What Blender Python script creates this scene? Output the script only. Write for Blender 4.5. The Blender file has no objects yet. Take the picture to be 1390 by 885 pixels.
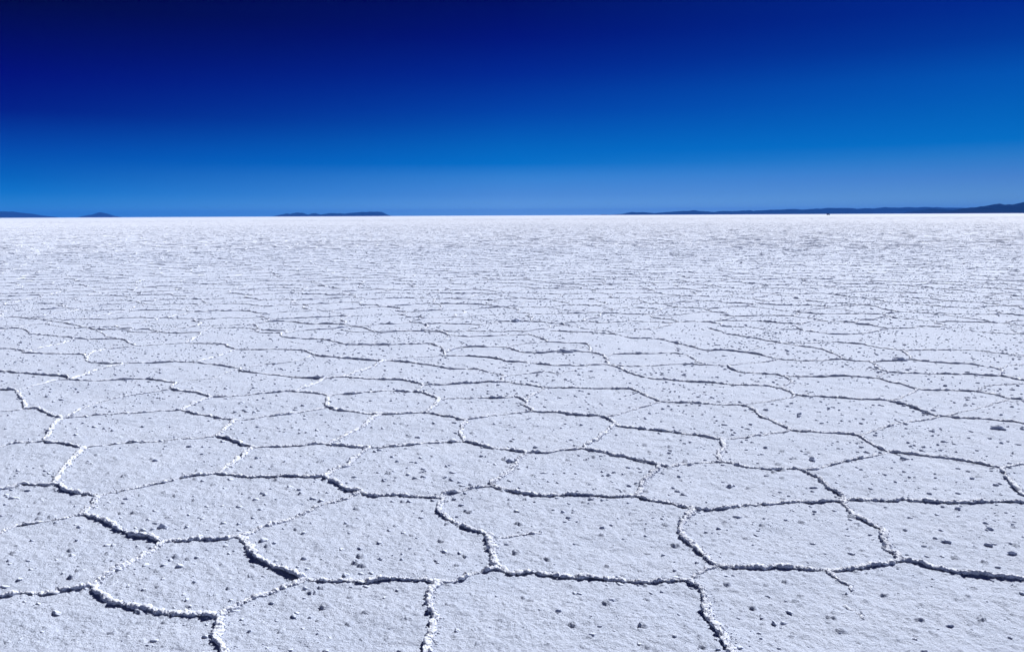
import bpy, bmesh, math, random
import numpy as np
from mathutils import Matrix, Vector
from mathutils.geometry import delaunay_2d_cdt

R = math.radians
SC = bpy.context.scene
COL = SC.collection
rng = np.random.default_rng(7)
random.seed(7)

# ------------------------------------------------------------------ settings
EYE = 1.70                       # eye height above the salt
PITCH = math.atan(149.85 / 1150)
ROLL = -math.atan(0.00468)
SUN_EL, SUN_AZ = R(44), R(38)    # elevation, azimuth to the right of +Y
SUN_DIR = np.array([math.sin(SUN_AZ) * math.cos(SUN_EL), math.cos(SUN_AZ) * math.cos(SUN_EL), math.sin(SUN_EL)])

# ------------------------------------------------------------------ noise
def _h(ix, iy, iz, seed):
    n = (ix.astype(np.int64) * 374761393 + iy.astype(np.int64) * 668265263 + iz.astype(np.int64) * 2147483647 + seed * 974634777)
    n = (n ^ (n >> 13)) * 1274126177
    n = n & 0xFFFFFFFF
    n = (n ^ (n >> 15)) * 2246822519 & 0xFFFFFFFF
    n = n ^ (n >> 13)
    return (n & 0xFFFFFF) / float(0xFFFFFF)

def vnoise(x, y, z=None, seed=0):
    """value noise in -1..1"""
    x = np.asarray(x, float); y = np.asarray(y, float)
    z = np.zeros_like(x) if z is None else np.asarray(z, float)
    ix, iy, iz = np.floor(x), np.floor(y), np.floor(z)
    fx, fy, fz = x - ix, y - iy, z - iz
    fx, fy, fz = [t * t * t * (t * (t * 6 - 15) + 10) for t in (fx, fy, fz)]
    r = 0
    flat = not np.any(z)
    for dz in ((0,) if flat else (0, 1)):
        wz = (1 - fz) if dz == 0 else fz
        for dy in (0, 1):
            wy = (1 - fy) if dy == 0 else fy
            for dx in (0, 1):
                wx = (1 - fx) if dx == 0 else fx
                r = r + wx * wy * wz * _h(ix + dx, iy + dy, iz + dz, seed)
    return r * 2 - 1

def worley(x, y, z, seed=0):
    """distance to the nearest feature point"""
    ix, iy, iz = np.floor(x), np.floor(y), np.floor(z)
    best = np.full(x.shape, 9.0)
    for dx in (-1, 0, 1):
        for dy in (-1, 0, 1):
            for dz in (-1, 0, 1):
                cx, cy, cz = ix + dx, iy + dy, iz + dz
                px = cx + _h(cx, cy, cz, seed); py = cy + _h(cx, cy, cz, seed + 1); pz = cz + _h(cx, cy, cz, seed + 2)
                best = np.minimum(best, (px - x) ** 2 + (py - y) ** 2 + (pz - z) ** 2)
    return np.sqrt(best)

# ------------------------------------------------------------------ object helpers
def mesh_np(name, verts, faces, mat=None, parent=None, smooth=True):
    """faces: (n,4) or (n,3) array, or list of such arrays"""
    me = bpy.data.meshes.new(name)
    fl = faces if isinstance(faces, list) else [faces]
    verts = np.ascontiguousarray(verts, dtype=np.float32)
    me.vertices.add(len(verts)); me.vertices.foreach_set('co', verts.ravel())
    loops = np.concatenate([f.ravel() for f in fl]).astype(np.int32)
    sizes = np.concatenate([np.full(len(f), f.shape[1]) for f in fl]).astype(np.int32)
    starts = np.concatenate([[0], np.cumsum(sizes)[:-1]]).astype(np.int32)
    me.loops.add(len(loops)); me.loops.foreach_set('vertex_index', loops)
    me.polygons.add(len(sizes)); me.polygons.foreach_set('loop_start', starts)
    me.polygons.foreach_set('use_smooth', np.full(len(sizes), smooth, dtype=bool))
    me.update(calc_edges=True); me.validate()
    o = bpy.data.objects.new(name, me); COL.objects.link(o)
    if mat: me.materials.append(mat)
    if parent: o.parent = parent
    return o

def tag(o, label=None, cat=None, group=None, kind=None):
    if label: o['label'] = label
    if cat: o['category'] = cat
    if group: o['group'] = group
    if kind: o['kind'] = kind
    return o

class MB:
    """collects simple solids into one mesh"""
    def __init__(s): s.v = []; s.f = []
    def prism(s, outline, y0, y1, inset=0.0):
        """outline in (x,z), extruded along y; both ends pulled in by inset at the top half"""
        n = len(outline); b = len(s.v)
        for y in (y0, y1):
            for x, z in outline: s.v.append((x, y, z))
        s.f.append([b + i for i in range(n)]); s.f.append([b + n + i for i in reversed(range(n))])
        for i in range(n):
            j = (i + 1) % n
            s.f.append([b + j, b + i, b + n + i, b + n + j])
    def box(s, x0, x1, y0, y1, z0, z1): s.prism([(x0, z0), (x1, z0), (x1, z1), (x0, z1)], y0, y1)
    def wheel(s, cx, y0, y1, cz, r, n=20): s.prism([(cx + r * math.cos(2 * math.pi * i / n), cz + r * math.sin(2 * math.pi * i / n)) for i in range(n)], y0, y1)
    def build(s, name, mat, parent=None, bevel=0.0):
        me = bpy.data.meshes.new(name); me.from_pydata(s.v, [], s.f)
        bm = bmesh.new(); bm.from_mesh(me); bmesh.ops.recalc_face_normals(bm, faces=bm.faces); bm.to_mesh(me); bm.free(); me.update()
        o = bpy.data.objects.new(name, me); COL.objects.link(o); me.materials.append(mat)
        if parent: o.parent = parent
        if bevel:
            m = o.modifiers.new('bevel', 'BEVEL'); m.width = bevel; m.segments = 2
        return o

# ------------------------------------------------------------------ materials
def nodes_of(name):
    m = bpy.data.materials.new(name); m.use_nodes = True
    nt = m.node_tree
    return m, nt, nt.nodes['Principled BSDF']

def salt_material(name, c_lo, c_hi, rough=0.75, bumps=((40, .02, .5), (150, .006, .6)), mottle=2.2):
    m, nt, bs = nodes_of(name)
    N, Lk = nt.nodes, nt.links
    geo = N.new('ShaderNodeNewGeometry')
    n1 = N.new('ShaderNodeTexNoise'); n1.inputs['Scale'].default_value = mottle; n1.inputs['Detail'].default_value = 8; n1.inputs['Roughness'].default_value = .7
    Lk.new(geo.outputs['Position'], n1.inputs['Vector'])
    n2 = N.new('ShaderNodeTexNoise'); n2.inputs['Scale'].default_value = 55; n2.inputs['Detail'].default_value = 4; n2.inputs['Roughness'].default_value = .65
    Lk.new(geo.outputs['Position'], n2.inputs['Vector'])
    ad = N.new('ShaderNodeMath'); ad.operation = 'ADD'; Lk.new(n1.outputs[0], ad.inputs[0]); Lk.new(n2.outputs[0], ad.inputs[1])
    mr = N.new('ShaderNodeMapRange'); mr.inputs[1].default_value = .7; mr.inputs[2].default_value = 1.3
    Lk.new(ad.outputs[0], mr.inputs[0])
    mx = N.new('ShaderNodeMix'); mx.data_type = 'RGBA'; mx.inputs[6].default_value = (*c_lo, 1); mx.inputs[7].default_value = (*c_hi, 1)
    Lk.new(mr.outputs[0], mx.inputs[0]); Lk.new(mx.outputs[2], bs.inputs['Base Color'])
    bs.inputs['Roughness'].default_value = rough
    bs.inputs['Specular IOR Level'].default_value = .04
    prev = None
    for sc, dist, st in bumps:
        t = N.new('ShaderNodeTexNoise'); t.inputs['Scale'].default_value = sc; t.inputs['Detail'].default_value = 3; t.inputs['Roughness'].default_value = .6
        Lk.new(geo.outputs['Position'], t.inputs['Vector'])
        b = N.new('ShaderNodeBump'); b.inputs['Distance'].default_value = dist; b.inputs['Strength'].default_value = st
        Lk.new(t.outputs[0], b.inputs['Height'])
        if prev: Lk.new(prev.outputs[0], b.inputs['Normal'])
        prev = b
    Lk.new(prev.outputs[0], bs.inputs['Normal'])
    return m

M_GROUND = salt_material('salt_crust', (.425, .483, .62), (.515, .568, .70), .8, ((7, .05, .35), (60, .013, .65), (150, .009, .85), (320, .005, .8)))
M_RIDGE = salt_material('ridge_salt', (.53, .575, .695), (.62, .66, .76), .7, ((90, .008, .7), (260, .004, .6)), 6)
M_NOD = salt_material('nodule_salt', (.455, .51, .645), (.55, .60, .725), .8, ((120, .006, .7), (300, .003, .5)), 6)

def plain(name, col, rough=.5, metal=0, var=.15, scale=3):
    m, nt, bs = nodes_of(name)
    N, Lk = nt.nodes, nt.links
    tc = N.new('ShaderNodeTexCoord'); t = N.new('ShaderNodeTexNoise'); t.inputs['Scale'].default_value = scale; t.inputs['Detail'].default_value = 6
    Lk.new(tc.outputs['Object'], t.inputs['Vector'])
    mx = N.new('ShaderNodeMix'); mx.data_type = 'RGBA'
    mx.inputs[6].default_value = (*[c * (1 - var) for c in col], 1); mx.inputs[7].default_value = (*[min(1, c * (1 + var)) for c in col], 1)
    Lk.new(t.outputs[0], mx.inputs[0]); Lk.new(mx.outputs[2], bs.inputs['Base Color'])
    bs.inputs['Roughness'].default_value = rough; bs.inputs['Metallic'].default_value = metal
    return m

# ------------------------------------------------------------------ ground: one sheet, polar rings about the standing point
def bumps(x, y, cell, prob, r0, r1, h0, h1, seed):
    """crust blisters: one at most per cell, the highest wins"""
    ix, iy = np.floor(x / cell), np.floor(y / cell); o = np.zeros_like(ix); best = np.zeros_like(x)
    for dx in (-1, 0, 1):
        for dy in (-1, 0, 1):
            cx, cy = ix + dx, iy + dy
            k = _h(cx, cy, o, seed)
            px = (cx + _h(cx, cy, o, seed + 1)) * cell; py = (cy + _h(cx, cy, o, seed + 2)) * cell
            u = _h(cx, cy, o, seed + 3); v = _h(cx, cy, o, seed + 4); a = _h(cx, cy, o, seed + 5) * 6.283
            r = r0 + (r1 - r0) * u ** 2; h = h0 + (h1 - h0) * u ** 2 * (.5 + .5 * v)
            ex, ey = x - px, y - py
            a = SUN_AZ + (a - 3.14) * .22
            al = ex * np.sin(a) + ey * np.cos(a); ac = ex * np.cos(a) - ey * np.sin(a)
            al = np.where(al < 0, al / .55, al / 2.0)
            t = np.hypot(al, ac / (1 + .5 * v)) / r
            f = np.clip((1.1 - t) / .42, 0, 1); f = f * f * (3 - 2 * f)
            best = np.maximum(best, np.where(k < prob, h * f, 0))
    return best

def crust(x, y):
    """ground_height plus the blisters, for the sheet near by"""
    z = ground_height(x, y); r = np.hypot(x, y); m = r < 9
    xx, yy = x[m], y[m]
    wx = .0035 * vnoise(xx * 70, yy * 70, seed=90) + .005 * vnoise(xx * 30, yy * 30, seed=92)
    wy = .0035 * vnoise(xx * 70, yy * 70, seed=91) + .005 * vnoise(xx * 30, yy * 30, seed=93)
    b = np.maximum(bumps(xx + wx, yy + wy, .15, .62, .009, .018, .004, .0145, 200), bumps(xx + wx, yy + wy, .062, .55, .005, .011, .0015, .0055, 220))
    b = b * (1 + .35 * vnoise(xx * 110, yy * 110, seed=95))
    b = b + np.clip((6 - r[m]) / 2, 0, 1) * bumps(xx + wx, yy + wy, .022, .6, .0035, .0075, .0006, .0022, 240)
    z[m] += b * np.clip((9 - r[m]) / 2.5, 0, 1)
    return z

def ground_height(x, y):
    r = np.hypot(x, y)
    near = np.clip((110 - r) / 60, 0, 1)
    z = .006 * vnoise(x * 2.3, y * 2.3, seed=11)
    z += .0040 * vnoise(x * 8, y * 8, seed=12)
    z += .0032 * np.clip((14 - r) / 6, 0, 1) * vnoise(x * 26, y * 26, seed=13)
    z += .0024 * np.clip((8 - r) / 3, 0, 1) * .8 * vnoise(x * 62, y * 62, seed=14)
    return z * near

ang_f = np.arange(R(-37), R(37), R(.058))
ang_c1 = np.linspace(R(-180), R(-37), 40)[1:]
ang_c2 = np.linspace(R(37), R(180), 40)
ang = np.concatenate([ang_c1[:-1], ang_f, ang_c2])       # last is +180, wraps to the first
rad = [.02, .3, .7, 1.1, 1.5, 1.8, 2.0]
while rad[-1] < 60:
    r0 = rad[-1]
    rad.append(r0 + max(.006, .55 * r0 * r0 / (EYE * 847)))
while rad[-1] < 90000:
    rad.append(rad[-1] * 1.18)
rad = np.array(rad)
AA, RR = np.meshgrid(ang, rad)
GX, GY = RR * np.sin(AA), RR * np.cos(AA)
GZ = crust(GX, GY)
nr, na = GX.shape
ii = np.arange(nr - 1)[:, None] * na; jj = np.arange(na)[None, :]; jn = (jj + 1) % na
quads = np.stack([(ii + jj), (ii + jn), (ii + na + jn), (ii + na + jj)], -1).reshape(-1, 4)[:, ::-1]
salt_flat = mesh_np('salt_flat', np.stack([GX, GY, GZ], -1).reshape(-1, 3), quads, M_GROUND)
tag(salt_flat, 'vast flat white salt crust broken into polygons by raised ridges', 'salt flat', kind='structure')

def ico(sub):
    bm = bmesh.new(); bmesh.ops.create_icosphere(bm, subdivisions=sub, radius=1)
    v = np.array([a.co[:] for a in bm.verts]); bm.faces.ensure_lookup_table()
    f = np.array([[b.index for b in a.verts] for a in bm.faces]); bm.free()
    return v, f
ICO = {1: ico(1), 2: ico(2), 3: ico(3), 4: ico(4)}

def lumps(P, r, h, sub, rot, rough=.42, seed=50, lift=.38, asym=True):
    v, f = ICO[sub]; n = len(P)
    c, s = np.cos(rot), np.sin(rot)
    st = .75 + .8 * rng.random(n)
    off = rng.random((n, 3)) * 50
    q = v[None] * 1.3 + off[:, None]
    k = 1 + rough * vnoise(q[..., 0], q[..., 1], q[..., 2], seed) + rough * .6 * vnoise(q[..., 0] * 2.3, q[..., 1] * 2.3, q[..., 2] * 2.3, seed + 1)
    if sub >= 3: k = k + .16 * (.6 - worley(q[..., 0] * 3, q[..., 1] * 3, q[..., 2] * 3, seed + 2))
    w = v[None] * k[..., None]
    x = w[..., 0] * (r * st)[:, None]; y = w[..., 1] * r[:, None]
    dx = x * c[:, None] - y * s[:, None]; dy = x * s[:, None] + y * c[:, None]
    if asym:
        g = SUN_AZ + (rng.random((n, 1)) - .5) * 1.3
        al = dx * np.sin(g) + dy * np.cos(g); ac = dx * np.cos(g) - dy * np.sin(g)
        al = np.where(al < 0, al * .62, al * 1.6); ac = ac * 1.05
        dx, dy = al * np.sin(g) + ac * np.cos(g), al * np.cos(g) - ac * np.sin(g)
    X = P[:, 0:1] + dx; Y = P[:, 1:2] + dy
    Z = P[:, 2:3] + h[:, None] * (lift + (1 - lift) * w[..., 2])
    if asym: Z = Z - np.clip(al + .3 * r[:, None], 0, 9) * (h / r)[:, None] * .42      # the back dips into the crust
    V = np.stack([X, Y, Z], -1).reshape(-1, 3)
    F = (np.arange(n)[:, None, None] * len(v) + f[None]).reshape(-1, 3)
    return V, F, None

# ------------------------------------------------------------------ pressure ridges
def resample(p, ds):
    p = np.asarray(p, float)
    # Catmull-Rom, then even spacing
    q = np.vstack([2 * p[0] - p[1], p, 2 * p[-1] - p[-2]])
    out = []
    for i in range(1, len(q) - 2):
        t = np.linspace(0, 1, 9)[:-1, None]
        a, b, c, d = q[i - 1], q[i], q[i + 1], q[i + 2]
        out.append(.5 * ((2 * b) + (-a + c) * t + (2 * a - 5 * b + 4 * c - d) * t * t + (-a + 3 * b - 3 * c + d) * t ** 3))
    out = np.vstack(out + [p[-1:]])
    s = np.concatenate([[0], np.cumsum(np.linalg.norm(np.diff(out, axis=0), axis=1))])
    n = max(3, int(s[-1] / ds) + 1)
    t = np.linspace(0, s[-1], n)
    return np.stack([np.interp(t, s, out[:, 0]), np.interp(t, s, out[:, 1])], -1), t

def ridge_geom(poly, w, lod, seed):
    ds, nc = ((.0035, 20), (.008, 13), (.025, 9), (.06, 6))[lod]
    p, s = resample(poly, ds)
    n = len(p); L = s[-1]
    tg = np.gradient(p, axis=0); tg /= np.linalg.norm(tg, axis=1)[:, None] + 1e-9
    nrm = np.stack([-tg[:, 1], tg[:, 0]], -1)
    z0 = np.full(n, seed * 3.17)
    taper = np.clip(np.minimum(s, L - s) / .05, 0, 1)
    wig = .019 * vnoise(s * 5, z0, seed=3) + .010 * vnoise(s * 14, z0, seed=4) + .004 * vnoise(s * 40, z0, seed=5)
    p = p + nrm * (wig * taper)[:, None]
    hh = .0165 * w * (.85 + .30 * vnoise(s * 5, z0, seed=6) + .25 * vnoise(s * 19, z0, seed=7) + .22 * vnoise(s * 48, z0, seed=17))
    if w < .85: hh = hh * np.clip(.95 + 1.1 * vnoise(s * 11, z0, seed=18) + .7 * vnoise(s * 37, z0, seed=19), .12, 1.7)
    if lod >= 2: hh = hh * np.clip(1.0 + .42 * vnoise(s * 8, z0, seed=27) + .42 * vnoise(s * 26, z0, seed=28), .3, 1.7)
    hh = np.maximum(hh, .004 * (.3 + w)) * (.65 + .35 * taper)
    rr = .0130 * w ** .5 * (.85 + .35 * vnoise(s * 7, z0, seed=8) + .22 * vnoise(s * 25, z0, seed=9))
    rr = np.maximum(rr, .006)
    shade = -np.sign(nrm[:, 0] * SUN_DIR[0] + nrm[:, 1] * SUN_DIR[1]) * np.clip(np.abs(nrm[:, 0] * SUN_DIR[0] + nrm[:, 1] * SUN_DIR[1]) * 3, 0, 1)
    lean = .5 * shade + .25 * vnoise(s * 2.2, z0, seed=10)
    a = np.linspace(R(-62), R(242), nc)
    ca, sa = np.cos(a), np.sin(a)
    lat = rr[:, None] * ca[None] + (lean * hh)[:, None] * (sa[None] + .6)
    zz = hh[:, None] * (.47 + .53 * sa[None])
    X = p[:, 0:1] + nrm[:, 0:1] * lat; Y = p[:, 1:2] + nrm[:, 1:2] * lat
    Z = zz
    if lod <= 2:
        nx, ny, nz = nrm[:, 0:1] * ca[None], nrm[:, 1:2] * ca[None], np.repeat(sa[None], n, 0)
        x, y, z = X.ravel(), Y.ravel(), Z.ravel()
        d = .0062 * (.62 - worley(x * 75, y * 75, z * 75, 20)) * 1.3 + .007 * vnoise(x * 48, y * 48, z * 48, 34) + .010 * (.35 - np.abs(vnoise(x * 85, y * 85, z * 85, 35)))
        if lod <= 1: d = d + .0055 * (.6 - worley(x * 170, y * 170, z * 170, 30)) + .0035 * (rng.random(x.shape) - .5)
        d = d + .004 * vnoise(x * 18, y * 18, z * 18, 33)
        d = d.reshape(X.shape) * min(1.0, .6 + .4 * w)
        X, Y, Z = X + nx * d, Y + ny * d, Z + nz * d
    else:
        jit = (rng.random(X.shape) - .5)
        X = X + jit * .008; Z = Z + (rng.random(Z.shape) - .5) * .007
    Z = Z + (ground_height(p[:, 0], p[:, 1]) if lod <= 2 else np.zeros(n))[:, None] - .001
    V = np.stack([X, Y, Z], -1).reshape(-1, 3)
    i = np.arange(n - 1)[:, None] * nc; j = np.arange(nc - 1)[None]
    F = np.stack([i + j, i + j + 1, i + nc + j + 1, i + nc + j], -1).reshape(-1, 4)[:, ::-1]
    # close the two ends
    T = []
    for k0 in (0, (n - 1) * nc):
        T += [[k0, k0 + q, k0 + q + 1] for q in range(1, nc - 1)]
    T = np.array(T)
    if lod <= 2:
        m = int(L * (300, 210, 80)[lod] * min(1.2, .5 + .6 * w)); k = rng.integers(0, n, m)
        o = rng.normal(0, 1, m) * (.008 + .6 * rr[k]) - shade[k] * .006
        cs = (.0018 + .0038 * rng.random(m) ** 2) * (1, 1.1, 1.7)[lod]
        b = np.column_stack([p[k] + nrm[k] * o[:, None], np.zeros(m)])
        b[:, 2] = ground_height(b[:, 0], b[:, 1]) + np.maximum(0, hh[k] * .85 * np.exp(-(o / (rr[k] * .9)) ** 2)) - .0005
        v2, f2, _ = lumps(b, cs, cs * (.7 + .7 * rng.random(m)), 1, rng.random(m) * 6.28, .5, 70, .2, False)
        T = np.vstack([T, f2 + len(V)]); V = np.vstack([V, v2])
    return V, F, T

def join(parts):
    V, F, T, b = [], [], [], 0
    for v, f, t in parts:
        V.append(v); F.append(f + b)
        if t is not None: T.append(t + b)
        b += len(v)
    return np.vstack(V), ([np.vstack(F)] + ([np.vstack(T)] if T else []))

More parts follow.
